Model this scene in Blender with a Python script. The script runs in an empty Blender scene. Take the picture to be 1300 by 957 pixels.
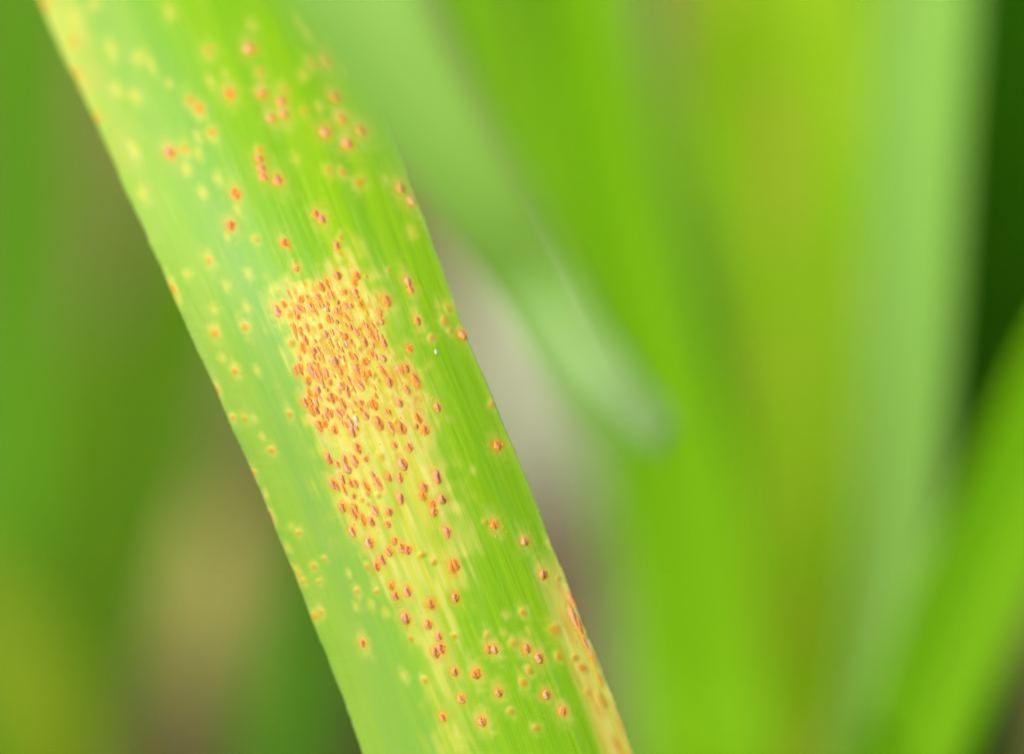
import bpy, math, random
import numpy as np
from mathutils import Vector, Matrix, noise as mnoise

# ------------------------------------------------------------------ camera, sky, sun, exposure
scene = bpy.context.scene
COL = scene.collection
R = math.radians
CAM = Vector((0.0, 0.0, 0.40))
PITCH = R(20.0)
FWD = Vector((0, math.cos(PITCH), -math.sin(PITCH)))
UP = Vector((0, math.sin(PITCH), math.cos(PITCH)))
RIGHT = Vector((1, 0, 0))
FOCUS = 0.280

cam_data = bpy.data.cameras.new('camera')
cam = bpy.data.objects.new('camera', cam_data)
COL.objects.link(cam)
cam.location = CAM
cam.rotation_euler = (R(90) - PITCH, 0, 0)
cam_data.lens = 100.0
cam_data.sensor_width = 36.0
cam_data.clip_start = 0.01
cam_data.clip_end = 200.0
cam_data.dof.use_dof = True
cam_data.dof.focus_distance = FOCUS
cam_data.dof.aperture_fstop = 5.0
scene.camera = cam

SUN_EL, SUN_AZ = R(40), R(-140)          # azimuth measured from +Y towards +X
world = bpy.data.worlds.new('World')
scene.world = world
world.use_nodes = True
wn = world.node_tree.nodes
wl = world.node_tree.links
bg = wn['Background']
sky = wn.new('ShaderNodeTexSky')
sky.sky_type = 'NISHITA'
sky.sun_disc = False
sky.sun_elevation = SUN_EL
sky.sun_rotation = SUN_AZ
sky.air_density = 1.0
sky.dust_density = 4.0
sky.ozone_density = 1.0
hs = wn.new('ShaderNodeHueSaturation')
hs.inputs['Saturation'].default_value = 0.35
wl.new(sky.outputs[0], hs.inputs['Color'])
wl.new(hs.outputs[0], bg.inputs['Color'])
bg.inputs['Strength'].default_value = 0.15

sd = bpy.data.lights.new('sun', 'SUN')
sd.energy = 2.7
sd.angle = R(38)
sd.color = (1.0, 0.95, 0.86)
sun = bpy.data.objects.new('sun', sd)
COL.objects.link(sun)
to_sun = Vector((math.sin(SUN_AZ) * math.cos(SUN_EL), math.cos(SUN_AZ) * math.cos(SUN_EL), math.sin(SUN_EL)))
sun.rotation_euler = to_sun.to_track_quat('Z', 'Y').to_euler()

vs = scene.view_settings
vs.view_transform = 'Standard'
vs.look = 'None'
vs.gamma = 1.0
vs.use_curve_mapping = False
vs.exposure = 1.32
scene.cycles.max_bounces = 8
scene.cycles.transmission_bounces = 6
scene.cycles.use_denoising = True

W0, H0 = 1300.0, 957.0


def at(x, y, d):
    """World point seen at photo pixel (x, y) at depth d metres."""
    k = 0.36 * d / W0
    return CAM + FWD * d + RIGHT * ((x - W0 / 2) * k) - UP * ((y - H0 / 2) * k)


# ------------------------------------------------------------------ helpers
def tag(o, label=None, cat=None, group=None, kind=None):
    if label: o['label'] = label
    if cat: o['category'] = cat
    if group: o['group'] = group
    if kind: o['kind'] = kind
    return o


def mesh_obj(name, verts, faces, mat, parent=None, uv=None, smooth=True, attrs=None):
    me = bpy.data.meshes.new(name)
    me.from_pydata([tuple(v) for v in verts], [], faces)
    if mat: me.materials.append(mat)
    if smooth:
        me.polygons.foreach_set('use_smooth', [True] * len(me.polygons))
    if uv is not None:
        lay = me.uv_layers.new(name='UVMap')
        vi = np.zeros(len(me.loops), dtype=np.int32)
        me.loops.foreach_get('vertex_index', vi)
        lay.data.foreach_set('uv', np.asarray(uv, dtype=np.float32)[vi].ravel())
    for k, val in (attrs or {}).items():
        a = me.attributes.new(k, 'FLOAT', 'POINT')
        a.data.foreach_set('value', np.asarray(val, dtype=np.float32))
    me.update()
    o = bpy.data.objects.new(name, me)
    COL.objects.link(o)
    o.parent = parent
    return o


class NT:
    """Small node-tree writer."""
    def __init__(self, name):
        self.m = bpy.data.materials.new(name)
        self.m.use_nodes = True
        self.t = self.m.node_tree
        self.n = self.t.nodes
        self.b = self.n['Principled BSDF']
        self.out = self.n['Material Output']

    def node(self, kind, **kw):
        nd = self.n.new(kind)
        for k, v in kw.items():
            setattr(nd, k, v)
        return nd

    def link(self, a, b):
        self.t.links.new(a, b)

    def put(self, sock, v):
        if hasattr(v, 'is_linked') or isinstance(v, bpy.types.NodeSocket):
            self.link(v, sock)
        else:
            sock.default_value = (*v, 1.0) if isinstance(v, tuple) and len(v) == 3 else v

    def mix(self, fac, a, b, mode='MIX'):
        nd = self.node('ShaderNodeMix', data_type='RGBA', blend_type=mode)
        self.put(nd.inputs[0], fac)
        self.put(nd.inputs[6], a)
        self.put(nd.inputs[7], b)
        return nd.outputs[2]

    def math(self, op, a, b=0.0, clamp=False):
        nd = self.node('ShaderNodeMath', operation=op, use_clamp=clamp)
        self.put(nd.inputs[0], a)
        self.put(nd.inputs[1], b)
        return nd.outputs[0]

    def attr(self, name):
        return self.node('ShaderNodeAttribute', attribute_name=name).outputs['Fac']

    def noise(self, vec, scale, detail=3.0, rough=0.55, out=0):
        nd = self.node('ShaderNodeTexNoise')
        self.link(vec, nd.inputs['Vector'])
        nd.inputs['Scale'].default_value = scale
        nd.inputs['Detail'].default_value = detail
        nd.inputs['Roughness'].default_value = rough
        return nd.outputs[out]

    def mapping(self, vec, scale=(1, 1, 1), loc=(0, 0, 0)):
        nd = self.node('ShaderNodeMapping')
        self.link(vec, nd.inputs['Vector'])
        nd.inputs['Scale'].default_value = scale
        nd.inputs['Location'].default_value = loc
        return nd.outputs[0]

    def ramp(self, fac, lo, hi):
        nd = self.node('ShaderNodeMapRange', clamp=True, interpolation_type='SMOOTHSTEP')
        self.link(fac, nd.inputs[0])
        nd.inputs[1].default_value = lo
        nd.inputs[2].default_value = hi
        return nd.outputs[0]

    def bump(self, h, strength, dist, normal=None):
        nd = self.node('ShaderNodeBump')
        self.link(h, nd.inputs['Height'])
        nd.inputs['Strength'].default_value = strength
        nd.inputs['Distance'].default_value = dist
        if normal: self.link(normal, nd.inputs['Normal'])
        return nd.outputs[0]

    def leaf_surface(self, color, trans, normal, rough, spec, tcol=None):
        """Waxy front with light let through the tissue."""
        self.put(self.b.inputs['Base Color'], color)
        self.put(self.b.inputs['Roughness'], rough)
        self.b.inputs['Specular IOR Level'].default_value = spec
        tr = self.node('ShaderNodeBsdfTranslucent')
        self.put(tr.inputs['Color'], tcol if tcol is not None else color)
        if normal:
            self.link(normal, self.b.inputs['Normal'])
            self.link(normal, tr.inputs['Normal'])
        mx = self.node('ShaderNodeMixShader')
        mx.inputs[0].default_value = trans
        self.link(self.b.outputs[0], mx.inputs[1])
        self.link(tr.outputs[0], mx.inputs[2])
        self.link(mx.outputs[0], self.out.inputs['Surface'])


# ------------------------------------------------------------------ ground
def soil_material():
    t = NT('soil')
    tc = t.node('ShaderNodeTexCoord').outputs['Object']
    big = t.noise(tc, 3.2, 4)
    mid = t.noise(tc, 22, 5, 0.6)
    fine = t.noise(tc, 160, 4, 0.65)
    c = t.mix(t.ramp(big, 0.35, 0.66), (0.056, 0.040, 0.014), (0.09, 0.067, 0.025))
    c = t.mix(t.ramp(mid, 0.42, 0.72), c, (0.10, 0.080, 0.035))
    c = t.mix(t.math('MULTIPLY', t.ramp(fine, 0.5, 0.75), 0.5), c, (0.028, 0.021, 0.011))
    bounce_green = t.noise(t.mapping(tc, (1, 1, 1), (3, 5, 0)), 6.5, 3)
    c = t.mix(t.math('MULTIPLY', t.ramp(bounce_green, 0.42, 0.62), 0.75), c, (0.062, 0.078, 0.007))  # olive patches paint in green bounce from the leaves, plus low weeds
    t.put(t.b.inputs['Base Color'], c)
    t.b.inputs['Specular IOR Level'].default_value = 0.1
    t.b.inputs['Roughness'].default_value = 0.95
    n = t.bump(mid, 0.6, 0.02)
    t.link(t.bump(fine, 0.5, 0.004, n), t.b.inputs['Normal'])
    return t.m


def build_ground():
    N, half = 90, 30.0
    ax = np.linspace(-1, 1, N + 1)
    ax = np.sign(ax) * np.abs(ax) ** 3 * half
    vs_, fs_ = [], []
    for j in range(N + 1):
        for i in range(N + 1):
            x, y = ax[i], ax[j] + 0.9
            z = 0.018 * mnoise.noise((x * 5, y * 5, 0.3)) + 0.03 * mnoise.noise((x * 1.3, y * 1.3, 7.0))
            vs_.append((x, y, z - 0.012))
    for j in range(N):
        for i in range(N):
            a = j * (N + 1) + i
            fs_.append((a, a + 1, a + N + 2, a + N + 1))
    o = mesh_obj('ground', vs_, fs_, soil_material())
    tag(o, 'brown garden soil far out of focus behind the leaves', 'soil', kind='structure')
    return o


build_ground()


# ------------------------------------------------------------------ leaf blades (background and foreground)
def catmull(pts, n):
    """Centripetal-ish Catmull-Rom through rows of floats."""
    P = np.asarray(pts, dtype=float)
    P = np.vstack([2 * P[0] - P[1], P, 2 * P[-1] - P[-2]])
    d = np.maximum(np.linalg.norm(np.diff(P[1:-1, :3], axis=0), axis=1), 1e-6)
    cum = np.concatenate([[0], np.cumsum(d)])
    out = []
    for s in np.linspace(0, cum[-1], n):
        i = min(int(np.searchsorted(cum, s, side='right') - 1), len(d) - 1)
        u = (s - cum[i]) / d[i]
        p0, p1, p2, p3 = P[i], P[i + 1], P[i + 2], P[i + 3]
        out.append(0.5 * ((2 * p1) + (-p0 + p2) * u + (2 * p0 - 5 * p1 + 4 * p2 - p3) * u * u + (-p0 + 3 * p1 - 3 * p2 + p3) * u ** 3))
    return np.array(out), cum[-1]


def blade(name, ctrl, mat, label, fold=0.15, keel=0.0, n=90, m=14, thick=0.0006, rooted=True, tip_sheen=False, parent=None, seed=0):
    """A strap leaf. ctrl rows: (x px, y px, depth m, half width mm, twist deg), tip first the last row below the frame;
    a rooted blade goes on from there down into the soil."""
    rows = []
    for (x, y, d, hw, tw) in ctrl:
        p = at(x, y, d)
        rows.append((p.x, p.y, p.z, hw / 1000, tw))
    if rooted:
        a_, b_ = Vector(rows[-2][:3]), Vector(rows[-1][:3])
        d_ = (b_ - a_).normalized()
        d_ = (d_ + Vector((0, 0, -1.0))).normalized()
        for fz, fw in ((0.5, 0.85), (1.0, 0.7)):
            drop = (b_.z + 0.015) * fz
            k_ = drop / max(-d_.z, 0.3)
            rows.append((b_.x + d_.x * k_ * 0.8, b_.y + d_.y * k_ * 0.5, b_.z - drop, rows[-1][3] * fw, 0))
    S, length = catmull(rows, n)
    rnd = random.Random(seed)
    V, UVs, F = [], [], []
    back, pale = [], []
    for j in range(n):
        p = Vector(S[j, :3])
        T = (Vector(S[min(j + 1, n - 1), :3]) - Vector(S[max(j - 1, 0), :3])).normalized()
        N0 = (CAM - p)
        N0 = (N0 - T * N0.dot(T)).normalized()
        Wd = T.cross(N0)
        rot = Matrix.Rotation(R(S[j, 4]), 3, T)
        Wd, N1 = rot @ Wd, rot @ N0
        hw = max(S[j, 3], 0.0002)
        rowf, rowb = [], []
        for i in range(m + 1):
            u = -1 + 2 * i / m
            wob = 0.05 * hw * mnoise.noise((j * 0.07, i * 0.3, seed * 3.1))
            off = fold * hw * (u * u - 0.4) - keel * hw * max(0.0, 1 - abs(u) * 4) + wob
            q = p + Wd * (hw * u) + N1 * off
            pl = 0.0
            if tip_sheen:
                pl = min(1, max(0, (j / n - 0.72 + 0.03 * u * tip_sheen) / 0.14))  # fold highlight painted as a pale ramp towards the tip
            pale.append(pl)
            rowf.append(len(V)); V.append(q); UVs.append((u * hw, j / n * length))
            if 0 < i < m:
                t = thick * math.sqrt(max(0.0, 1 - u * u)) + 0.00012
                pale.append(pl); rowb.append(len(V)); V.append(q - N1 * t); UVs.append((u * hw, j / n * length))
        back.append((rowf, [rowf[0]] + rowb + [rowf[-1]]))
    for j in range(n - 1):
        f0, b0 = back[j]; f1, b1 = back[j + 1]
        for i in range(m):
            F.append((f0[i], f0[i + 1], f1[i + 1], f1[i]))
            F.append((b0[i + 1], b0[i], b1[i], b1[i + 1]))
    for k in (0, n - 1):
        f0, b0 = back[k]
        for i in range(m):
            q = [f0[i], b0[i], b0[i + 1], f0[i + 1]]
            q = list(dict.fromkeys(q))
            if len(q) > 2:
                F.append(tuple(q if k == 0 else q[::-1]))
    o = mesh_obj(name, V, F, mat, parent, uv=UVs, attrs={'pale': pale} if tip_sheen else None)
    if label: tag(o, label, 'leaf')
    return o


def green_leaf(name, ca, cb, trans=0.3, rough=0.42, spec=0.5, blotch=None, bamt=0.0, bscale=45, seed=0.0, tcol=None):
    t = NT(name)
    uv = t.node('ShaderNodeUVMap').outputs[0]
    streak = t.noise(t.mapping(uv, (900, 14, 1), (seed, seed, 0)), 1.0, 3)
    wide = t.noise(t.mapping(uv, (160, 9, 1), (seed * 2, 3, 0)), 1.0, 2)
    c = t.mix(t.ramp(wide, 0.3, 0.7), ca, cb)
    dark = tuple(v * 0.72 for v in ca)
    c = t.mix(t.math('MULTIPLY', t.ramp(streak, 0.5, 0.75), 0.45), c, dark)
    if blotch:
        bl = t.noise(t.mapping(uv, (bscale * 2.2, bscale, 1), (seed, seed * 5, 0)), 1.0, 1.5)
        c = t.mix(t.math('MULTIPLY', t.ramp(bl, 0.5, 0.68), bamt), c, blotch)
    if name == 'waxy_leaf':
        c = t.mix(t.math('MULTIPLY', t.attr('pale'), 0.9), c, (0.23, 0.37, 0.13))  # highlight of the drooping tip mixed into the colour
    n = t.bump(streak, 0.25, 0.0003)
    t.leaf_surface(c, trans, n, rough, spec, tcol)
    return t.m


G_BRIGHT = green_leaf('bright_green_leaf', (0.085, 0.235, 0.001), (0.125, 0.265, 0.001), 0.45, 0.6, 0.06, seed=1.0, tcol=(0.24, 0.46, 0.002))
G_YELLOW = green_leaf('yellowing_leaf', (0.128, 0.28, 0.001), (0.168, 0.295, 0.004), 0.45, 0.6, 0.05, blotch=(0.30, 0.25, 0.03), bamt=0.6, seed=2.3, tcol=(0.28, 0.42, 0.004))
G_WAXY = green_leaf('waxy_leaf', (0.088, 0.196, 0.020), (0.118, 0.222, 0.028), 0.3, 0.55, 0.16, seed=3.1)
G_MID = green_leaf('mid_green_leaf', (0.075, 0.20, 0.018), (0.095, 0.22, 0.025), 0.4, 0.5, 0.2, seed=4.2)
G_DEEP = green_leaf('deep_green_leaf', (0.06, 0.17, 0.001), (0.085, 0.20, 0.001), 0.35, 0.6, 0.05, seed=5.7)
G_FAR = green_leaf('far_green_leaf', (0.042, 0.106, 0.002), (0.062, 0.136, 0.002), 0.3, 0.6, 0.05, seed=5.1)
G_LIGHT = green_leaf('light_green_leaf', (0.10, 0.25, 0.012), (0.13, 0.28, 0.02), 0.4, 0.55, 0.12, seed=5.9)
BROWN = green_leaf('brown_dry_leaf', (0.075, 0.045, 0.030), (0.105, 0.068, 0.048), 0.2, 0.7, 0.1, seed=9.1)
G_FAR2 = green_leaf('far_mid_green_leaf', (0.040, 0.135, 0.003), (0.055, 0.155, 0.004), 0.3, 0.6, 0.05, seed=5.3)
G_OLIVE = green_leaf('olive_leaf', (0.065, 0.105, 0.001), (0.08, 0.12, 0.001), 0.3, 0.6, 0.05, seed=5.4)
G_SHADED = green_leaf('shaded_green_leaf', (0.005, 0.027, 0.0005), (0.009, 0.036, 0.0005), 0.15, 0.7, 0.0, seed=6.2)  # deep shade painted into the blade's base colour
STRAW = green_leaf('dry_straw_leaf', (0.17, 0.18, 0.105), (0.215, 0.225, 0.145), 0.25, 0.7, 0.1, seed=7.5)
TAN = green_leaf('tan_dry_leaf', (0.155, 0.135, 0.035), (0.195, 0.17, 0.05), 0.2, 0.7, 0.1, seed=8.5)

# left of the rusted leaf, far behind it
blade('grass_blade', [(-30, -260, .80, 5, 0), (-5, -60, .79, 12, -10), (0, 200, .78, 11, -10), (-4, 500, .77, 11, -5), (-14, 800, .76, 11, 0), (-20, 1050, .76, 9, 0)],
      G_FAR2, 'blurred green blade running down the left border of the photo', seed=1)
blade('grass_blade', [(330, -60, .90, 3, 0), (285, 150, .88, 12, 0), (240, 350, .86, 18, 0), (195, 500, .84, 22, 5), (150, 690, .82, 20, 5), (110, 900, .80, 15, 5), (95, 1060, .79, 12, 0)],
      G_FAR, 'blurred dark green blade emerging from behind the lower left edge of the rusted leaf', seed=2)
blade('grass_blade', [(470, 440, .93, 2, 0), (430, 560, .91, 9, 0), (395, 690, .88, 13, 0), (372, 800, .85, 14, 0), (358, 930, .82, 13, 0), (345, 1030, .79, 12, 0)],
      G_FAR2, 'blurred mid green blade between the tan patch and the rusted leaf', seed=3)
blade('grass_blade', [(-90, 640, .74, 2, 0), (-20, 760, .73, 8, 10), (30, 860, .72, 12, 10), (60, 990, .71, 12, 0)],
      G_OLIVE, 'blurred olive blade low in the left corner of the photo', seed=4)
blade('grass_blade', [(120, -200, 1.10, 6, 0), (95, 0, 1.08, 9, 0), (70, 250, 1.05, 11, 0), (62, 500, 1.0, 11, 0), (66, 700, .94, 10, 0)],
      G_FAR, 'faint dark green blade just inside the left border blade', seed=15)
blade('dry_leaf', [(165, 620, .985, 6, 20), (200, 680, .96, 22, 10), (232, 750, .93, 26, 5), (258, 830, .88, 18, 0), (275, 920, .84, 6, 0)],
      TAN, 'tan dry leaf blurred into a soft patch left of the rusted leaf', fold=0.25, rooted=False, seed=5)

# right of it, behind
blade('dry_leaf', [(640, 300, 1.20, 6, 15), (655, 380, 1.15, 28, 5), (668, 490, 1.09, 33, 0), (690, 590, 1.02, 20, 0), (705, 660, .98, 4, 0)],
      STRAW, 'pale beige dry leaf blurred behind the right edge of the rusted leaf', fold=0.2, rooted=False, seed=6)
blade('dry_leaf', [(720, 560, 1.04, 4, 0), (738, 640, 1.0, 17, 0), (752, 740, .95, 20, 0), (768, 850, .885, 16, 0), (780, 960, .83, 5, 0)],
      BROWN, 'reddish brown dead leaf blurred beside the lower right edge of the rusted leaf', fold=0.2, rooted=False, seed=17)
blade('grass_blade', [(530, -220, .50, 6, 0), (578, -60, .50, 9, 0), (618, 60, .50, 8.5, 0), (664, 200, .50, 7.5, 0), (750, 400, .50, 7, 0), (835, 640, .51, 8, 0), (890, 900, .51, 8, 0), (910, 1060, .51, 8, 0)],
      G_DEEP, 'blurred deep green blade right beside the pale foreground leaf at the top', seed=7)
blade('grass_blade', [(650, -200, .52, 4, 0), (682, -30, .52, 6, 0), (708, 180, .52, 6.5, 0), (755, 380, .53, 8, 0), (795, 560, .53, 7.5, 0), (825, 760, .53, 7, 0), (840, 1000, .52, 7, 0)],
      G_LIGHT, 'blurred cool green blade whose left edge borders the beige gap', seed=8)
blade('grass_blade', [(690, -220, .46, 4, 0), (730, -20, .46, 6.5, -15), (765, 180, .46, 8, -15), (815, 400, .46, 9, -10), (865, 620, .46, 10, -5), (900, 860, .46, 10, 0), (915, 1060, .46, 10, 0)],
      G_BRIGHT, 'blurred bright green blade right of centre with a pale right rim', seed=9)
blade('grass_blade', [(770, -240, .49, 2, 0), (785, -60, .49, 3.2, 0), (818, 120, .485, 4, 0), (872, 330, .48, 4.8, 0), (905, 560, .475, 4.8, 0), (930, 800, .47, 4.5, 0), (940, 1060, .47, 4, 0)],
      G_LIGHT, 'narrow blurred blade between the bright blade and the broad yellow-green one', seed=16)
blade('grass_blade', [(960, -260, .52, 9, 0), (985, -40, .52, 18, 0), (995, 200, .52, 19, 5), (990, 450, .51, 20, 5), (980, 700, .50, 20, 5), (968, 950, .50, 18, 0), (960, 1080, .49, 16, 0)],
      G_YELLOW, 'blurred broad yellow-green blade with yellow blotches, the widest in the background', fold=0.1, seed=10)
blade('grass_blade', [(1193, -240, .43, 5, 0), (1178, -40, .43, 7.4, 10), (1164, 200, .425, 7.2, 12), (1150, 430, .42, 7.0, 10), (1135, 660, .415, 6, 5), (1098, 880, .41, 4, 0), (1070, 1060, .41, 4, 0)],
      G_WAXY, 'blurred pale waxy blade with a whitish keel, standing near the right side', fold=0.3, keel=0.1, seed=11)
blade('grass_blade', [(1440, 260, .40, 3, 0), (1368, 460, .40, 7.5, -10), (1292, 630, .40, 8, -10), (1215, 800, .40, 8, -5), (1155, 960, .40, 7.5, 0), (1112, 1080, .40, 7.5, 0)],
      G_BRIGHT, 'blurred bright green blade slanting into the lower right corner', fold=0.2, seed=12)
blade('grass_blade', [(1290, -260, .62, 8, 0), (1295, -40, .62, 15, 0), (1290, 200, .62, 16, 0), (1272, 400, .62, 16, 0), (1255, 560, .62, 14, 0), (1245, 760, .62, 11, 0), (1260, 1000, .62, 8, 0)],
      G_SHADED, 'blurred green blade painted dark as in deep shade, in the upper right corner', seed=13)

# in front of the rusted leaf
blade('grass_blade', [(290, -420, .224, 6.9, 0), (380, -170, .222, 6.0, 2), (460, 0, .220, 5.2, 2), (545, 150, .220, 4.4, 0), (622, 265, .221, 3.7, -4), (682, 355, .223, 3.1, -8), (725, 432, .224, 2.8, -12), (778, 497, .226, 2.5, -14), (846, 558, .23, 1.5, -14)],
      G_WAXY, 'blurred pale blade in the foreground, its drooping tip ending right of centre in a painted pale highlight', fold=0.2, keel=0.03, rooted=False, tip_sheen=1, seed=14)

# ------------------------------------------------------------------ the rusted leaf
LY = [-260, -130, 0, 75, 150, 272, 323, 403, 475, 557, 647, 749, 868, 960, 1060, 1200]
LX = [-75, -12, 47, 80, 117, 171, 195, 230, 263, 299, 338, 380, 426, 460, 496, 545]
RY = [-260, -130, 0, 150, 213, 300, 453, 548, 648, 743, 865, 960, 1060, 1200]
RX = [352, 395, 443, 497, 519, 549, 606, 647, 686, 724, 772, 808, 845, 895]


def smooth_interp(y, ys, xs):
    y = np.asarray(y, dtype=float)
    acc = 0
    for dy, w in ((-45, .15), (-22, .2), (0, .3), (22, .2), (45, .15)):
        acc = acc + w * np.interp(y + dy, ys, xs)
    return acc


def leaf_depth(u, y):
    """Depth of the leaf surface; u 0..1 from left to right edge, y photo row."""
    u = np.asarray(u, dtype=float); y = np.asarray(y, dtype=float)
    q = np.logaddexp(0, (400 - y) / 80) * 80 / 400
    d = FOCUS + 0.020 * q ** 1.3
    d = d + 0.0015 * np.clip((y - 430) / 430, 0, None) ** 2
    c = np.abs(u - 0.5) * 2
    d = d + 0.0034 * c ** 2 - 0.0010                        # gently arched across
    d = d + 0.0022 * np.clip((0.42 - u) / 0.42, 0, None) ** 1.5   # left wing falls away
    return d


def leaf_point(x, y):
    xl, xr = smooth_interp(y, LY, LX), smooth_interp(y, RY, RX)
    u = (x - xl) / (xr - xl)
    return at(x, y, float(leaf_depth(u, y)))


def leaf_frame(x, y):
    """Position, along-leaf tangent, normal (to the viewer), local direction follows the veins."""
    xl, xr = float(smooth_interp(y, LY, LX)), float(smooth_interp(y, RY, RX))
    u = (x - xl) / (xr - xl)
    xl2, xr2 = float(smooth_interp(y + 4, LY, LX)), float(smooth_interp(y + 4, RY, RX))
    x2 = xl2 + u * (xr2 - xl2)
    p = leaf_point(x, y)
    t = (leaf_point(x2, y + 4) - p).normalized()
    s = (leaf_point(x + 3, y) - p)
    n = s.cross(t).normalized()
    if n.dot(CAM - p) < 0: n = -n
    return p, t, n


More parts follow.
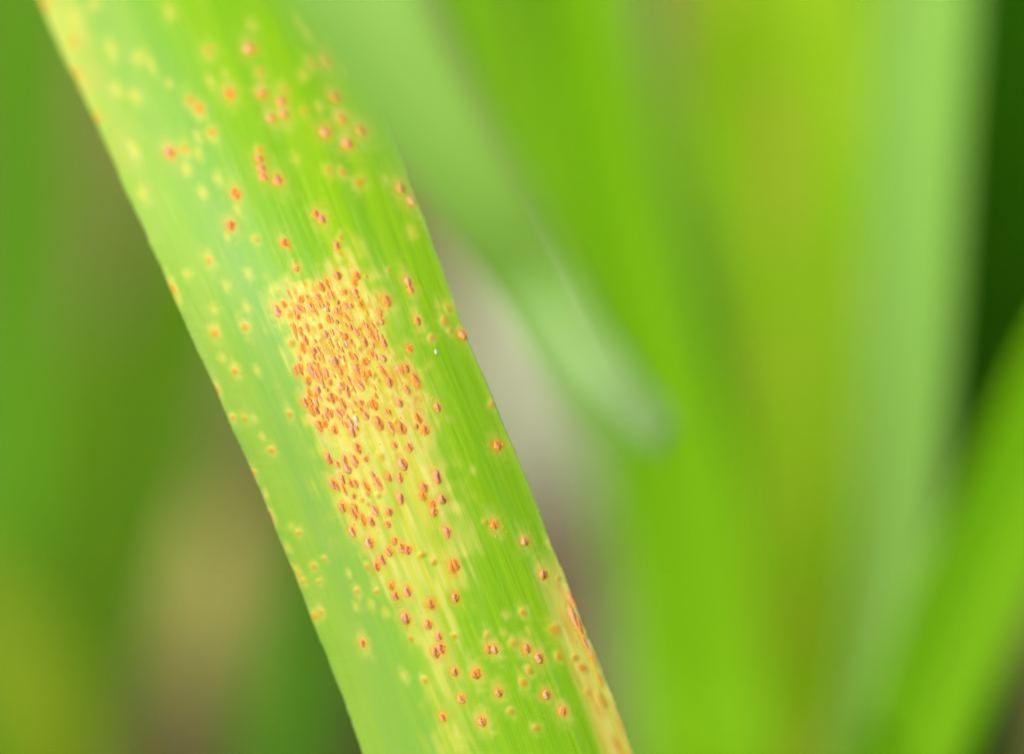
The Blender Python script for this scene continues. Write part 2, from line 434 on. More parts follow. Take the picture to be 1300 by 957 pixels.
# --- rust marks read off the photograph: patches (x offset, y offset, zoom), rows (x, y, length[, width][, kind])
# kind: p open pustule, o young orange blister, y pale yellow fleck
RAW = [
 ((330, 320, 6.38), [(278,80,40,30,'o'),(298,138,45,50),(628,195,80,60),(785,195,75,60),(768,250,60,45),(860,200,35,30,'o'),(772,320,55,40),(685,325,50,45),(500,285,90,50),(545,260,110,30),(585,350,80,40),(468,365,60,45),(1195,245,80,50),(1222,305,70,50),(1025,398,100,60),(815,418,60,45),(700,435,50,40),(735,435,45,35),(632,410,40,40),(550,425,50,35),(483,430,50,20),(555,470,40,25),(622,475,60,40),(335,385,70,50),(410,440,75,45),(318,460,80,55),(358,470,60,22),(195,425,60,40),(140,478,100,60),(240,512,60,45,'o'),(150,320,30,25,'o'),(310,525,50,40),(555,540,80,40),(622,565,50,30),(705,530,100,30),(735,610,60,30),(428,545,25,25,'o'),(970,500,80,38),(985,565,50,55),(945,578,35,35,'o'),(865,490,30,25,'o'),(490,600,50,30),(385,615,80,30),(285,640,150,30),(260,730,70,55,'o'),(530,665,60,60),(780,650,70,40),(845,590,60,20),(905,665,110,45),(850,730,80,45),(1005,738,80,50),(690,685,60,50),(735,725,50,30),(615,710,40,40,'o'),(490,705,30,60,'o'),(370,715,90,40),(350,775,100,45),(690,750,60,30),(805,780,40,40,'o'),(440,800,60,50),(475,795,90,30),(330,625,40,30),(325,860,50,30),(510,850,90,20),(600,885,90,70),(640,850,40,40),(740,840,70,30),(775,850,70,30),(850,890,70,60),(910,830,70,40),(940,850,60,25),(1000,862,60,45),(690,915,40,30,'o'),(330,930,60,40),(290,945,50,30),(440,900,40,30),(790,930,60,30),(1212,785,60,50),(1275,560,70,45),(1040,150,40,40,'o')]),
 ((350, 450, 5.8), [(175,25,60,30),(420,50,80,55),(460,20,30,30),(510,78,30,25,'o'),(550,15,60,30),(585,20,60,30),(650,58,60,55),(715,12,50,30),(740,18,50,30),(795,35,50,40),(180,110,100,36),(150,125,70,28),(240,195,70,45),(265,120,120,45),(300,150,100,30),(330,140,80,25),(370,135,80,40),(345,210,90,25),(400,205,50,30),(480,125,60,30),(540,190,80,30),(600,120,90,30),(625,225,90,40),(660,150,60,42),(690,140,60,36),(725,150,50,40,'o'),(755,185,50,25,'o'),(795,130,110,35),(835,205,80,50),(905,112,60,45),(925,112,60,40),(962,105,60,40),(1030,190,110,50),(970,258,70,40),(912,358,65,45),(815,418,50,22),(835,425,50,20),(725,370,90,45),(625,355,50,30),(672,368,40,30,'o'),(630,405,50,30),(665,450,70,40),(250,280,60,30),(310,260,60,45),(415,320,90,40),(490,230,60,50),(530,270,100,30),(225,355,70,55),(300,350,70,30),(268,412,100,36),(302,405,70,40),(385,425,80,40),(408,435,70,35),(465,430,100,40),(440,400,40,40,'o'),(500,370,80,40),(480,340,50,30),(325,525,90,45),(365,510,60,48),(435,555,65,48),(555,505,70,40),(563,570,80,45),(760,505,110,60),(850,535,100,40),(885,495,40,40,'o'),(925,540,100,60),(1048,470,90,45),(1035,530,40,40),(1100,555,70,65),(1190,390,70,45),(985,683,60,55),(875,670,50,40),(100,435,60,45,'o'),(778,752,70,60,'o'),(390,765,90,50),(665,768,45,40),(605,690,90,45),(580,780,90,50),(510,775,70,40),(458,810,60,35),(530,840,70,50),(935,805,100,58),(830,905,60,52),(915,908,70,45),(1185,900,110,58)]),
 ((400, 560, 5.8), [(135,315,80,50),(165,330,70,30),(200,280,80,40),(215,350,100,25),(265,310,60,40),(300,310,60,35),(380,330,90,35),(388,388,40,30),(430,255,70,30),(465,310,110,45),(465,398,45,40,'o'),(288,405,45,35),(350,425,40,35,'o'),(390,460,60,35,'o'),(205,485,75,50),(300,490,70,30),(290,535,90,42),(355,575,100,38),(415,590,70,45),(445,510,80,45),(545,520,60,58),(538,612,50,45),(625,420,90,52),(800,340,75,50),(795,405,65,45),(932,425,70,62),(862,465,70,45),(875,520,70,52),(278,665,85,52),(400,745,90,60),(583,735,60,48),(970,670,85,52),(645,785,70,55),(682,800,70,50),(547,815,65,50),(490,870,85,52),(455,920,70,46),(383,925,60,35,'o'),(790,833,45,70,'o'),(873,893,50,50,'o'),(1008,925,95,50),(1035,905,80,45),(70,865,40,40,'o'),(1160,212,45,45,'y'),(1255,597,50,50,'o')]),
 ((450, 680, 3.824), [(180,243,40,30),(198,290,45,35),(258,268,55,35),(248,398,60,42),(370,330,45,40),(358,430,45,42),(490,298,45,32),(482,485,35,35,'o'),(272,498,40,30,'o'),(408,490,40,35),(420,545,55,38),(395,565,60,36),(645,480,40,38,'o'),(650,550,42,34),(678,552,40,32),(485,658,40,35),(590,668,50,42),(825,28,40,40),(915,188,45,36),(990,205,30,30,'o'),(955,38,45,35,'o'),(735,385,35,35,'y'),(815,370,40,40,'o'),(720,470,35,35,'y'),(770,518,40,40,'o'),(838,548,45,42),(895,592,50,40),(850,655,40,40,'o'),(840,460,40,40,'y'),(975,455,70,70,'o'),(1055,310,80,25),(1062,395,130,28),(1098,455,60,20),(1118,520,70,18),(1150,575,60,16),(1090,420,50,16),(1120,490,50,25,'o'),(1105,640,60,50,'o'),(1070,590,40,40,'o'),(990,585,40,40,'o'),(15,265,35,30,'o'),(105,268,30,30,'o'),(80,335,40,40,'y'),(10,340,35,35,'y'),(155,370,40,40,'y'),(43,520,45,28),(240,675,50,40,'y'),(820,710,50,40,'o'),(630,520,35,35,'y'),(1040,500,40,40,'y'),(1160,600,120,40,'o'),(1190,690,90,40,'o'),(340,700,35,30,'o'),(700,760,40,36),(930,770,44,38),(520,790,44,36),(760,850,40,40,'o'),(1010,850,44,38),(620,900,44,40),(1130,760,60,44,'o'),(1200,800,110,40,'o'),(430,880,44,36),(880,930,40,40,'o')]),
 ((250, 480, 2.452), [(147,125,25,22,'o'),(112,122,18,18,'o'),(178,125,20,20,'y'),(203,180,18,18,'y'),(232,225,22,22,'o'),(176,295,28,20,'o'),(215,360,20,20,'y'),(230,430,35,20,'o'),(293,460,22,22,'y'),(316,480,20,20,'o'),(282,525,25,20,'y'),(398,565,18,18,'o'),(365,585,20,20,'o'),(313,610,30,18,'o'),(330,632,20,20,'o'),(382,632,15,15,'o'),(290,585,20,20,'o'),(500,662,22,22,'o'),(472,605,20,20,'y'),(493,708,22,22,'y'),(542,708,22,22,'y'),(555,660,15,15,'o'),(365,742,22,25,'o'),(387,727,28,20,'o'),(60,35,30,20,'o')]),
 ((0, 0, 3.19), [(683,47,50,45,'y'),(847,210,45,42,'o'),(1008,200,50,45),(930,382,45,42),(1053,295,40,40,'o'),(1060,382,40,38),(1138,415,42,40),(1148,465,42,40),(1098,480,38,36),(858,540,42,40,'o'),(770,410,50,45,'o'),(805,445,50,45,'o'),(685,340,35,35,'y'),(852,330,38,38,'y'),(908,295,30,30,'y'),(1150,360,35,35,'o'),(688,620,50,42),(745,605,45,42,'o'),(800,620,40,40,'y'),(755,685,45,40,'y'),(885,725,40,40,'y'),(800,555,35,35,'y'),(820,780,40,40,'y'),(580,790,45,45,'y'),(955,785,50,38),(960,850,35,35,'y'),(935,915,45,38),(1050,610,30,30,'o'),(1050,645,35,34),(1060,685,40,36),(1068,718,40,36),(1126,730,48,42),(1195,645,40,40,'y'),(470,365,50,50,'y'),(295,170,50,45,'o'),(300,90,110,80,'y'),(385,15,50,50,'y'),(185,20,60,40,'o'),(310,290,60,35,'o'),(335,330,50,35,'y'),(395,478,50,40,'o'),(560,235,50,50,'y'),(610,265,50,30,'y'),(550,390,50,50,'y'),(1230,455,30,30,'o'),(450,200,60,50,'y'),(540,610,60,50,'y')]),
 ((300, 0, 3.19), [(378,245,50,42),(308,255,45,42,'o'),(265,90,40,40,'y'),(300,135,45,45,'y'),(270,305,40,40,'y'),(405,392,48,44),(430,482,42,42),(358,537,48,44),(510,528,48,44),(450,585,48,42),(375,690,38,36,'o'),(428,700,38,36,'o'),(500,740,40,55,'o'),(670,762,48,42),(712,812,48,40),(605,725,35,35,'y'),(322,870,40,34),(345,890,40,34),(275,450,30,30,'o'),(335,435,35,35,'y'),(710,935,35,35,'y'),(60,105,35,35,'y'),(400,215,30,30,'y'),(445,270,40,40,'y')]),
 ((150, 250, 4.253), [(900,250,55,45),(1200,220,40,36,'o'),(1180,265,45,40),(745,235,35,35,'o'),(685,700,55,42,'o'),(520,735,55,50,'o'),(520,610,50,50,'y'),(490,345,60,45,'o'),(375,415,50,50,'y'),(700,415,50,50,'y'),(295,490,80,35,'o'),(325,550,50,35,'y'),(585,480,45,45,'y'),(630,940,45,45,'o'),(750,940,45,45,'y'),(560,870,60,50,'y'),(645,70,40,40,'y'),(695,600,50,45,'y'),(590,215,40,40,'y')]),
 ((550, 435, 2.211), [(165,172,22,22,'o'),(180,288,26,24),(172,510,28,24),(150,500,22,22,'o')]),
 ((450, 0, 2.2), [(92,755,25,25,'y'),(250,900,30,26,'o'),(302,935,28,24),(268,925,18,18,'o'),(262,862,28,24,'o'),(278,845,25,22,'y'),(215,945,20,20,'o'),(160,650,30,30,'y'),(235,852,24,22,'y')]),
]
marks = []
for (ox, oy, z), rows in RAW:
    for r in rows:
        x, y = ox + r[0] / z, oy + r[1] / z
        kind = r[4] if len(r) > 4 else 'p'
        if any(abs(x - k[0]) < 2.2 and abs(y - k[1]) < 2.2 for k in marks):
            continue
        marks.append((x, y, r[2] / z, r[3] / z, kind))
fr = random.Random(77)
placed = 0
for _ in range(4000):                        # small slits crowded between the larger ones
    y = fr.uniform(372, 545)
    xa = np.interp(y, [372, 430, 500, 545], [358, 374, 388, 402]); xb = np.interp(y, [372, 430, 500, 545], [455, 490, 478, 470])
    x = fr.uniform(xa, xb)
    ln_, wd_ = fr.uniform(5, 12), fr.uniform(2.2, 4.5)
    if any(abs(x - k[0]) < 3.6 and abs(y - k[1]) < 5.5 for k in marks): continue
    marks.append((x, y, ln_, wd_, 'p')); placed += 1
    if placed > 62: break
MK = np.array([(a, b, c, d) for a, b, c, d, _ in marks])
KIND = [k[4] for k in marks]

# the yellowed zone round the crowded pustules, as an outline in photo pixels
ZONE = np.array([(350, 372), (362, 358), (400, 352), (420, 335), (440, 315), (456, 335), (478, 360), (496, 390), (500, 425), (508, 455), (535, 468), (545, 500), (552, 545), (555, 580), (572, 612), (578, 650), (590, 690), (590, 745), (570, 770),
                 (580, 800), (590, 870), (600, 960), (560, 960), (545, 860), (515, 800), (498, 745), (480, 722), (470, 700), (445, 680), (428, 640), (415, 600), (408, 565), (395, 535), (385, 500), (374, 470), (366, 430), (352, 405)], dtype=float)


def zone_distance(px, py):
    """Signed distance to the zone outline in pixels, negative inside."""
    n = len(ZONE)
    best = np.full(px.shape, 1e9)
    inside = np.zeros(px.shape, dtype=bool)
    for i in range(n):
        a, b = ZONE[i], ZONE[(i + 1) % n]
        d = b - a
        t = np.clip(((px - a[0]) * d[0] + (py - a[1]) * d[1]) / (d @ d), 0, 1)
        best = np.minimum(best, np.hypot(px - a[0] - t * d[0], py - a[1] - t * d[1]))
        c = ((a[1] > py) != (b[1] > py)) & (px < (b[0] - a[0]) * (py - a[1]) / (b[1] - a[1] + 1e-9) + a[0])
        inside ^= c
    return np.where(inside, -best, best)


def value_noise(px, py, cell, seed):
    rs = np.random.RandomState(seed)
    G = rs.rand(256, 256)
    x, y = px / cell, py / cell
    xi, yi = np.floor(x).astype(int), np.floor(y).astype(int)
    fx, fy = x - xi, y - yi
    fx, fy = fx * fx * (3 - 2 * fx), fy * fy * (3 - 2 * fy)
    g = lambda a, b: G[a % 256, b % 256]
    return (g(xi, yi) * (1 - fx) + g(xi + 1, yi) * fx) * (1 - fy) + (g(xi, yi + 1) * (1 - fx) + g(xi + 1, yi + 1) * fx) * fy


def leaf_blade_material():
    t = NT('rusted_leaf')
    uv = t.node('ShaderNodeUVMap').outputs[0]
    fine = t.noise(t.mapping(uv, (5200, 90, 1)), 1.0, 3, 0.6)          # vein to vein
    vein = t.noise(t.mapping(uv, (1500, 26, 1), (3, 1, 0)), 1.0, 3, 0.55)
    wide = t.noise(t.mapping(uv, (330, 20, 1), (7, 2, 0)), 1.0, 2)
    grain = t.noise(t.mapping(uv, (9000, 5200, 1)), 1.0, 2, 0.7)
    sky_sheen = t.attr('sky_sheen')
    chl = t.attr('chlorosis')
    org = t.attr('orange')
    cream = t.attr('cream')
    rim = t.attr('rim')
    c = t.mix(t.ramp(wide, 0.3, 0.7), (0.120, 0.252, 0.0002), (0.158, 0.282, 0.0002))
    c = t.mix(t.math('MULTIPLY', t.ramp(vein, 0.40, 0.72), 0.42), c, (0.084, 0.212, 0.0002))
    c = t.mix(t.math('MULTIPLY', t.ramp(fine, 0.45, 0.75), 0.25), c, (0.17, 0.30, 0.004))
    # sky sheen on the wax, painted as a pale bluish streaky tint
    sheen_amt = t.math('MULTIPLY', sky_sheen, t.math('ADD', 0.62, t.math('MULTIPLY', vein, 0.7)), clamp=True)
    c = t.mix(sheen_amt, c, t.mix(t.ramp(wide, 0.25, 0.75), (0.105, 0.225, 0.042), (0.145, 0.245, 0.042)))
    # yellowed tissue
    # rubbed pale streaks along the veins, and the paler outer wing
    st = t.noise(t.mapping(uv, (800, 34, 1), (11, 4, 0)), 1.0, 4, 0.6)
    c = t.mix(t.math('MULTIPLY', t.ramp(st, 0.46, 0.78), 0.32), c, (0.145, 0.262, 0.035))
    mot = t.noise(t.mapping(uv, (420, 150, 1), (5, 9, 0)), 1.0, 3, 0.6)
    c = t.mix(t.math('MULTIPLY', t.attr('wing'), t.math('ADD', 0.35, t.math('MULTIPLY', t.ramp(mot, 0.35, 0.7), 0.6)), clamp=True), c, (0.195, 0.26, 0.05))
    c = t.mix(t.math('MULTIPLY', t.ramp(grain, 0.55, 0.8), 0.22), c, (0.19, 0.30, 0.03))
    cc = t.mix(t.ramp(vein, 0.3, 0.7), (0.36, 0.325, 0.030), (0.425, 0.372, 0.115))
    c = t.mix(t.math('MULTIPLY', chl, 0.95, clamp=True), c, cc)
    c = t.mix(cream, c, (0.44, 0.36, 0.15))
    c = t.mix(org, c, (0.38, 0.14, 0.004))
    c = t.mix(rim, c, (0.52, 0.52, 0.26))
    c = t.mix(1.0, c, (0.82, 0.89, 0.72), 'MULTIPLY')
    n = t.bump(vein, 0.16, 0.0003)
    n = t.bump(fine, 0.22, 0.0001, n)
    n = t.bump(grain, 0.35, 0.00005, n)
    rough = t.math('ADD', 0.38, t.math('MULTIPLY', grain, 0.22))
    t.leaf_surface(c, 0.30, n, rough, 0.15)
    return t.m


def build_rusted_leaf():
    base = at(760, 1200, FOCUS + 0.003)
    root = bpy.data.objects.new('leek_leaf', None)
    COL.objects.link(root)
    root.empty_display_size = 0.01
    tag(root, 'large sharp green leaf covered with orange rust pustules and a yellowed patch', 'leaf')
    m = 230
    ys = np.concatenate([np.linspace(-260, -20, 60), np.linspace(-18, 968, 580), np.linspace(980, 1200, 50)])
    U = np.linspace(0, 1, m + 1)
    UU, YY = np.meshgrid(U, ys)
    xl, xr = smooth_interp(YY, LY, LX), smooth_interp(YY, RY, RX)
    # uneven margins
    edge_n = (value_noise(YY * 1.0, YY * 0 + 3, 26, 4) - 0.5) * 2.6 + (value_noise(YY * 1.0, UU * 50 + 9, 4.5, 41) - 0.5) * 1.0
    XX = xl + UU * (xr - xl) + edge_n * (np.abs(UU - 0.5) * 2) ** 8
    D = leaf_depth(UU, YY)
    # colour masks -------------------------------------------------
    wobx = (value_noise(XX, YY, 14, 1) - 0.5) * 22
    woby = (value_noise(XX, YY, 14, 2) - 0.5) * 22
    zd = zone_distance(XX + wobx, YY + woby * 1.6)
    vn = (value_noise(XX - 0.42 * YY + 400, YY * 0.12, 5, 33) - 0.5) * 22
    chl = 1 / (1 + np.exp((zd + vn) / 6.5))
    chl *= 0.72 + 0.28 * np.clip(1.6 - np.abs(YY - 450) / 260, 0, 1)
    green_back = np.clip((value_noise(XX - 0.42 * YY, YY * 0.25, 9, 8) - 0.42) * 2.4, 0, 1)
    low = np.clip((YY - 520) / 120, 0, 1)
    chl *= 1 - 0.5 * low * green_back
    org = np.zeros_like(chl); cream = np.zeros_like(chl)
    relief = np.zeros_like(chl)
    ang = np.arctan2(0.42, 1.0)
    ca, sa = math.cos(ang), math.sin(ang)
    rs = np.random.RandomState(5)
    for (x, y, ln, wd, k) in marks:
        sel = np.where((np.abs(XX - x) < 45) & (np.abs(YY - y) < 60))
        if len(sel[0]) == 0: continue
        dx, dy = XX[sel] - x, YY[sel] - y
        a = dx * sa + dy * ca                                  # along the veins
        b = dx * ca - dy * sa
        jit = 1 + 0.6 * (value_noise(XX[sel], YY[sel], 6, 9) - 0.5)
        es = 0.75 + 0.9 * rs.rand()                            # halo drawn out along the veins
        rh = np.sqrt((a / (ln * 0.5 * (0.9 + 0.5 * es))) ** 2 + (b / (wd * 0.5)) ** 2) * jit
        am_ = (0.3 + 0.6 * rs.rand()) * (0.7 if y < 340 else 1.0)
        r = np.sqrt((a / (ln * 0.5)) ** 2 + (b / (wd * 0.5)) ** 2) * jit
        if k == 'p':
            chl[sel] = np.maximum(chl[sel], am_ * np.exp(-(rh / 2.1) ** 2.0))
            org[sel] = np.maximum(org[sel], (0.55 + 0.4 * rs.rand()) * (0.7 if y < 340 else 1.0) * np.exp(-(r / 1.4) ** 2.4))
            hx = np.exp(-(((a + ln * 0.55) / (ln * 0.4)) ** 2 + (b / (wd * 0.6)) ** 2))
            cream[sel] = np.maximum(cream[sel], 0.5 * hx * rs.rand())
        elif k == 'o':
            chl[sel] = np.maximum(chl[sel], (0.3 + am_ * 0.6) * np.exp(-(rh / 1.35) ** 2.2))
            org[sel] = np.maximum(org[sel], (0.62 + 0.3 * rs.rand()) * np.exp(-(r / 0.80) ** 2.6))
            relief[sel] = np.maximum(relief[sel], 0.00012 * np.exp(-(r / 0.9) ** 2.5))
        else:
            chl[sel] = np.maximum(chl[sel], 0.62 * np.exp(-(rh / 1.0) ** 2))
            org[sel] = np.maximum(org[sel], 0.10 * np.exp(-(r / 0.8) ** 2))
    inner = np.clip(-zd / 14, 0, 1)
    cn = np.clip((value_noise(XX + 50, YY, 5, 12) - 0.55) * 3, 0, 1) * inner * np.clip((640 - YY) / 140, 0, 1)
    cream = np.maximum(cream, 0.6 * cn)
    on = np.clip((value_noise(XX - 0.42 * YY, YY * 0.35, 3.4, 13) - 0.42) * 2.6, 0, 1) * inner * np.clip((580 - YY) / 90, 0, 1)
    org = np.maximum(org, 0.66 * on)
    # lower right margin is burnt orange, upper left margin flecked
    br = np.clip((UU - 0.86) / 0.12, 0, 1) * np.clip((YY - 690) / 120, 0, 1)
    chl = np.maximum(chl, np.clip(br * 2.2, 0, 1)); org = np.maximum(org, np.clip(1.3 * br * np.clip(value_noise(XX - 0.42 * YY, YY * 0.4, 9, 15) - 0.2, 0, 1), 0, 0.9))
    ul = np.clip((0.14 - UU) / 0.14, 0, 1) * np.clip((260 - YY) / 200, 0, 1)
    chl = np.maximum(chl, ul * (0.25 + 0.6 * value_noise(XX, YY, 22, 16)))
    org = np.maximum(org, 0.75 * ul * np.clip(value_noise(XX, YY, 26, 17) - 0.35, 0, 1))
    # painted sky sheen lies on the left half
    cb = 0.37 + 0.05 * np.sin(YY / 190.0)
    sky_sheen = 1 / (1 + np.exp((UU - cb) / 0.055))
    sky_sheen *= 0.55 + 0.45 * np.exp(-((UU - cb + 0.12) / 0.12) ** 2)
    sky_sheen = np.maximum(sky_sheen, 0.35 * np.clip((YY - 640) / 200, 0, 1) * np.exp(-((UU - 0.2) / 0.25) ** 2))
    sky_sheen *= 0.8 + 0.4 * value_noise(XX - 0.42 * YY, YY * 0.15, 20, 21)
    wing = 1 / (1 + np.exp((UU - 0.17 - 0.05 * (value_noise(XX, YY, 60, 31) - 0.5)) / 0.05)) * np.clip(1.15 - YY / 1500, 0.4, 1)
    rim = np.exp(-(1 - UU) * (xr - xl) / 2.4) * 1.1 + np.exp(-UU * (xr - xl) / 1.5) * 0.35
    # ribs ---------------------------------------------------------
    ribs = 0.000045 * (value_noise(UU * 900, YY * 0.35, 14, 23) - 0.5)
    D = D - relief - ribs
    rows, cols = UU.shape
    k = 0.36 * D / W0
    f, r_, up = np.array(FWD), np.array(RIGHT), np.array(UP)
    P = np.array(CAM) + D[..., None] * f + ((XX - W0 / 2) * k)[..., None] * r_ - ((YY - H0 / 2) * k)[..., None] * up
    # normals for thickness
    du = np.gradient(P, axis=1); dv = np.gradient(P, axis=0)
    Nn = np.cross(du, dv); Nn /= np.linalg.norm(Nn, axis=2)[..., None]
    s = np.sign((Nn * (np.array(CAM) - P)).sum(axis=2))
    Nn *= s[..., None]
    TH = 0.00075
    c = np.abs(UU - 0.5) * 2
    # round the margins over
    edge_px = np.minimum(UU, 1 - UU) * (xr - xl) * 0.36 * FOCUS / W0
    rr = TH * 0.5
    drop = np.where(edge_px < rr, rr - np.sqrt(np.clip(rr ** 2 - (rr - edge_px) ** 2, 0, None)), 0)
    P = P - Nn * drop[..., None]
    # back surface: coarser
    bc = np.arange(0, m + 1, 10)
    back_P = P[:, bc] - Nn[:, bc] * TH * np.sqrt(np.clip(1 - c[:, bc] ** 6, 0, 1))[..., None]
    V = [tuple(v) for v in P.reshape(-1, 3)]
    idx = np.arange(rows * cols).reshape(rows, cols)
    slen = np.concatenate([[0], np.cumsum(np.linalg.norm(np.diff(P[:, m // 2], axis=0), axis=1))])
    UVf = np.stack([(UU - 0.5) * 0.0265, np.repeat(slen[:, None], cols, 1)], axis=2).reshape(-1, 2)
    F = []
    q = np.stack([idx[:-1, :-1], idx[:-1, 1:], idx[1:, 1:], idx[1:, :-1]], axis=2).reshape(-1, 4)[:, ::-1]
    F += q.tolist()
    nb = len(bc)
    bidx = np.full((rows, nb), -1)
    bidx[:, 0] = idx[:, 0]; bidx[:, -1] = idx[:, -1]
    nv = len(V); extra_uv = []
    att = {n_: a.reshape(-1) for n_, a in (('chlorosis', chl), ('orange', org), ('cream', cream), ('sky_sheen', sky_sheen), ('rim', rim), ('wing', wing))}
    ext = {n_: [] for n_ in att}
    for j in range(rows):
        for b in range(1, nb - 1):
            V.append(tuple(back_P[j, b])); bidx[j, b] = nv; nv += 1
            extra_uv.append(UVf[idx[j, bc[b]]])
            for n_ in att: ext[n_].append(att[n_][idx[j, bc[b]]] * 0.6)
    q = np.stack([bidx[:-1, :-1], bidx[:-1, 1:], bidx[1:, 1:], bidx[1:, :-1]], axis=2).reshape(-1, 4)
    F += q.tolist()
    UVall = np.vstack([UVf, np.array(extra_uv)])
    att = {n_: np.concatenate([att[n_], ext[n_]]) for n_ in att}
    root.location = base
    inv = Matrix.Translation(-base)
    Va = np.array(V) - np.array(base)
    o = mesh_obj('blade', Va, F, leaf_blade_material(), root, uv=UVall, attrs=att)
    return root, o, base


leaf_root, leaf_blade, LEAF_BASE = build_rusted_leaf()


# --- pustules: blisters of torn skin over rust-coloured spores
def pustule_material(name, spore, skin, edge):
    t = NT(name)
    tc = t.node('ShaderNodeTexCoord').outputs['Object']
    slit = t.attr('slit'); rim = t.attr('foot'); flap = t.attr('flap')
    nz = t.noise(tc, 3.0, 4, 0.65)
    info = t.node('ShaderNodeObjectInfo').outputs['Random']
    c = t.mix(t.ramp(nz, 0.35, 0.65), edge, tuple(v * 0.62 for v in edge))      # loose spores
    sk = t.mix(t.ramp(nz, 0.3, 0.7), skin, tuple(v * 0.7 for v in skin))
    c = t.mix(t.math('MULTIPLY', flap, t.math('SUBTRACT', 1.0, t.math('MULTIPLY', info, 0.55))), c, sk)
    c = t.mix(rim, c, (0.58, 0.24, 0.008))
    c = t.mix(slit, c, spore)
    t.put(t.b.inputs['Base Color'], c)
    t.put(t.b.inputs['Roughness'], t.math('SUBTRACT', 0.75, t.math('MULTIPLY', flap, 0.3)))
    t.b.inputs['Specular IOR Level'].default_value = 0.4
    t.link(t.bump(nz, 0.6, 0.25), t.b.inputs['Normal'])
    return t.m


PM = [pustule_material('rust_pustule_skin', (0.20, 0.046, 0.003), (0.54, 0.26, 0.145), (0.54, 0.19, 0.006)),
      pustule_material('rust_pustule_tan', (0.23, 0.056, 0.004), (0.58, 0.33, 0.21), (0.56, 0.205, 0.007)),
      pustule_material('rust_pustule_orange', (0.27, 0.070, 0.003), (0.54, 0.22, 0.05), (0.58, 0.21, 0.005))]


def pustule_mesh(seed, mat, slit_at, slit_w, open_):
    """Unit blister, length 2 along Y, width 2 along X, height 1: an uneven mound split lengthwise,
    the torn skin lifted on one side and bare spores on the other."""
    rnd = random.Random(seed)
    na, nr = 12, 5
    V, slit, foot, flap = [], [], [], []
    ph = [rnd.uniform(0, 6.28) for _ in range(6)]
    am = [rnd.uniform(0.06, 0.17) for _ in range(3)]

    def shape(x, y):
        r = math.hypot(x, y)
        h = max(0.0, 1 - r ** 2.0) ** 0.9
        sx = slit_at + 0.16 * math.sin(y * 2.4 + ph[0])
        w = slit_w * max(0.0, 1 - (abs(y + 0.1 * math.sin(ph[3])) / 0.85) ** 3)
        s = math.exp(-((x - sx) / (w + 0.02)) ** 2) if w > 0 else 0
        side = 0.5 + 0.5 * math.tanh((x - sx) / 0.16)
        lift = 0.55 + 0.55 * side
        lump = 1 + 0.22 * math.sin(5 * x + ph[4]) * math.sin(4 * y + ph[5])
        return h * lift * lump * (1 - open_ * s), s * min(1, h * 3), side * min(1.0, h * 2.2)

    def add(x, y, px, py, last=False):
        h, s, fl = shape(px, py)
        V.append((x, y, h if not last else -0.25)); slit.append(0 if last else s); flap.append(0 if last else fl)
        foot.append(min(1, max(0, (math.hypot(px, py) - 0.66) / 0.3)))
    add(slit_at * 0.3, 0, slit_at * 0.3, 0)
    for k in range(1, nr + 1):
        rr = (k / nr) ** 0.85
        for i in range(na):
            a = 2 * math.pi * i / na
            wob = 1 + am[0] * math.sin(2 * a + ph[1]) + am[1] * math.sin(3 * a + ph[2]) + am[2] * math.sin(5 * a + ph[3])
            px, py = rr * math.cos(a), rr * math.sin(a)
            pinch = 1 - 0.3 * abs(py) ** 3
            add(px * wob * pinch, py * (0.8 + 0.2 * wob), px, py * 0.98, k == nr)
    F = []
    for i in range(na):
        F.append((0, 1 + i, 1 + (i + 1) % na))
    for k in range(nr - 1):
        for i in range(na):
            a = 1 + k * na + i; b = 1 + k * na + (i + 1) % na
            F.append((a, a + na, b + na, b))
    me = bpy.data.meshes.new('pustule')
    me.from_pydata(V, [], F)
    me.materials.append(mat)
    me.polygons.foreach_set('use_smooth', [True] * len(F))
    for nme, val in (('slit', slit), ('foot', foot), ('flap', flap)):
        me.attributes.new(nme, 'FLOAT', 'POINT').data.foreach_set('value', val)
    me.update()
    return me


PUST = []
for i in range(18):
    rr_ = random.Random(300 + i)
    PUST.append(pustule_mesh(40 + i, PM[i % 3], rr_.uniform(-0.55, 0.1), rr_.uniform(0.1, 0.24), rr_.uniform(0.5, 0.85)))

rnd = random.Random(11)
for (x, y, ln, wd, k) in marks:
    if k != 'p': continue
    p, t, n = leaf_frame(x, y)
    sc = 0.36 * FOCUS / W0
    L, Wd = ln * 0.5 * sc * 1.15, wd * 0.5 * sc * 1.20
    if Wd > L * 0.85: Wd = L * 0.85
    ang = R(rnd.uniform(-9, 9))
    yv = (Matrix.Rotation(ang, 3, n) @ t).normalized()
    xv = yv.cross(n).normalized()
    h = min(L, Wd) * rnd.uniform(0.35, 0.75)
    M = Matrix.Identity(4)
    col = [xv * Wd, yv * L, n * h]
    if xv.cross(yv).dot(n) < 0: col[0] = -col[0]
    for c_ in range(3):
        for r_ in range(3):
            M[r_][c_] = col[c_][r_]
    loc = p - LEAF_BASE + n * 0.00002
    for r_ in range(3): M[r_][3] = loc[r_]
    o = bpy.data.objects.new('rust_pustule', rnd.choice(PUST))
    COL.objects.link(o)
    o.parent = leaf_blade
    o.matrix_local = M

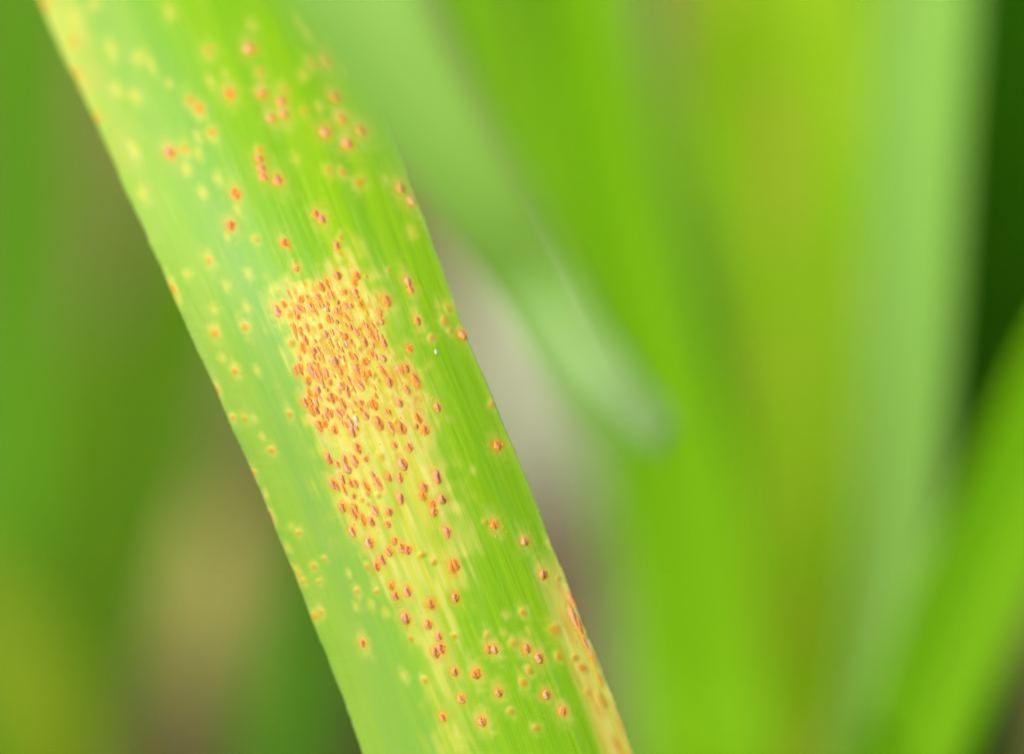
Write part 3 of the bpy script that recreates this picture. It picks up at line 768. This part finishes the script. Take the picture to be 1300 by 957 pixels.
# ------------------------------------------------------------------ bits of torn skin and dust on the leaf
FL = NT('white_flake')
FL.b.inputs['Base Color'].default_value = (0.24, 0.25, 0.18, 1)
FL.b.inputs['Roughness'].default_value = 0.55
for i, (x, y, a, b) in enumerate([(451, 532, 4.5, 2.2), (452, 539, 4, 2.4), (431, 490, 5, 2), (553, 447, 5, 2.2), (360, 289, 1.2, 1.0), (439, 436, 5, 1.4), (413, 393, 2.6, 1.8)]):
    p, t, n = leaf_frame(x, y)
    s = t.cross(n)
    sc = 0.36 * FOCUS / W0
    r2 = random.Random(i)
    V = [p + n * 0.0001 - LEAF_BASE]
    for q in range(8):
        aa = q / 8 * 6.283
        rr = r2.uniform(0.6, 1.0)
        V.append(p - LEAF_BASE + t * (a * sc * rr * math.cos(aa)) + s * (b * sc * rr * math.sin(aa)) + n * r2.uniform(0.00002, 0.00012))
    for q in range(8):
        V.append(V[1 + q] - n * 0.00012)
    F = [(0, 1 + q, 1 + (q + 1) % 8) for q in range(8)] + [(1 + q, 9 + q, 9 + (q + 1) % 8, 1 + (q + 1) % 8) for q in range(8)]
    mesh_obj('skin_flake', V, F, FL.m, leaf_blade, smooth=False)

# ------------------------------------------------------------------ loose spore dust round the open pustules
DUST = NT('spore_dust')
DUST.put(DUST.b.inputs['Base Color'], (0.56, 0.19, 0.008))
DUST.b.inputs['Roughness'].default_value = 0.9
DUST.b.inputs['Specular IOR Level'].default_value = 0.1
V, F = [], []
r3 = random.Random(21)
src = [k for k in marks if k[4] == 'p']
for _ in range(1500):
    k = r3.choice(src)
    x = k[0] + r3.gauss(0, 0.55) * (k[3] + 3.5)
    y = k[1] + r3.gauss(0, 0.6) * (k[2] + 3.5)
    xl, xr = float(smooth_interp(y, LY, LX)), float(smooth_interp(y, RY, RX))
    if not (xl + 6 < x < xr - 6): continue
    p, t, n = leaf_frame(x, y)
    sd_ = t.cross(n)
    g = 0.36 * FOCUS / W0 * (0.3 + 0.75 * r3.random() ** 2.5)
    e = g * r3.uniform(0.8, 1.9)
    q = p - LEAF_BASE + n * 0.00002
    i0 = len(V)
    V += [q + t * e, q + sd_ * g, q - t * e, q - sd_ * g, q + n * g * 0.8, q - n * g * 0.5]
    for a_, b_ in ((0, 1), (1, 2), (2, 3), (3, 0)):
        F += [(i0 + a_, i0 + b_, i0 + 4), (i0 + b_, i0 + a_, i0 + 5)]
dust = mesh_obj('spore_dust', V, F, DUST.m, leaf_blade)
dust['kind'] = 'stuff'
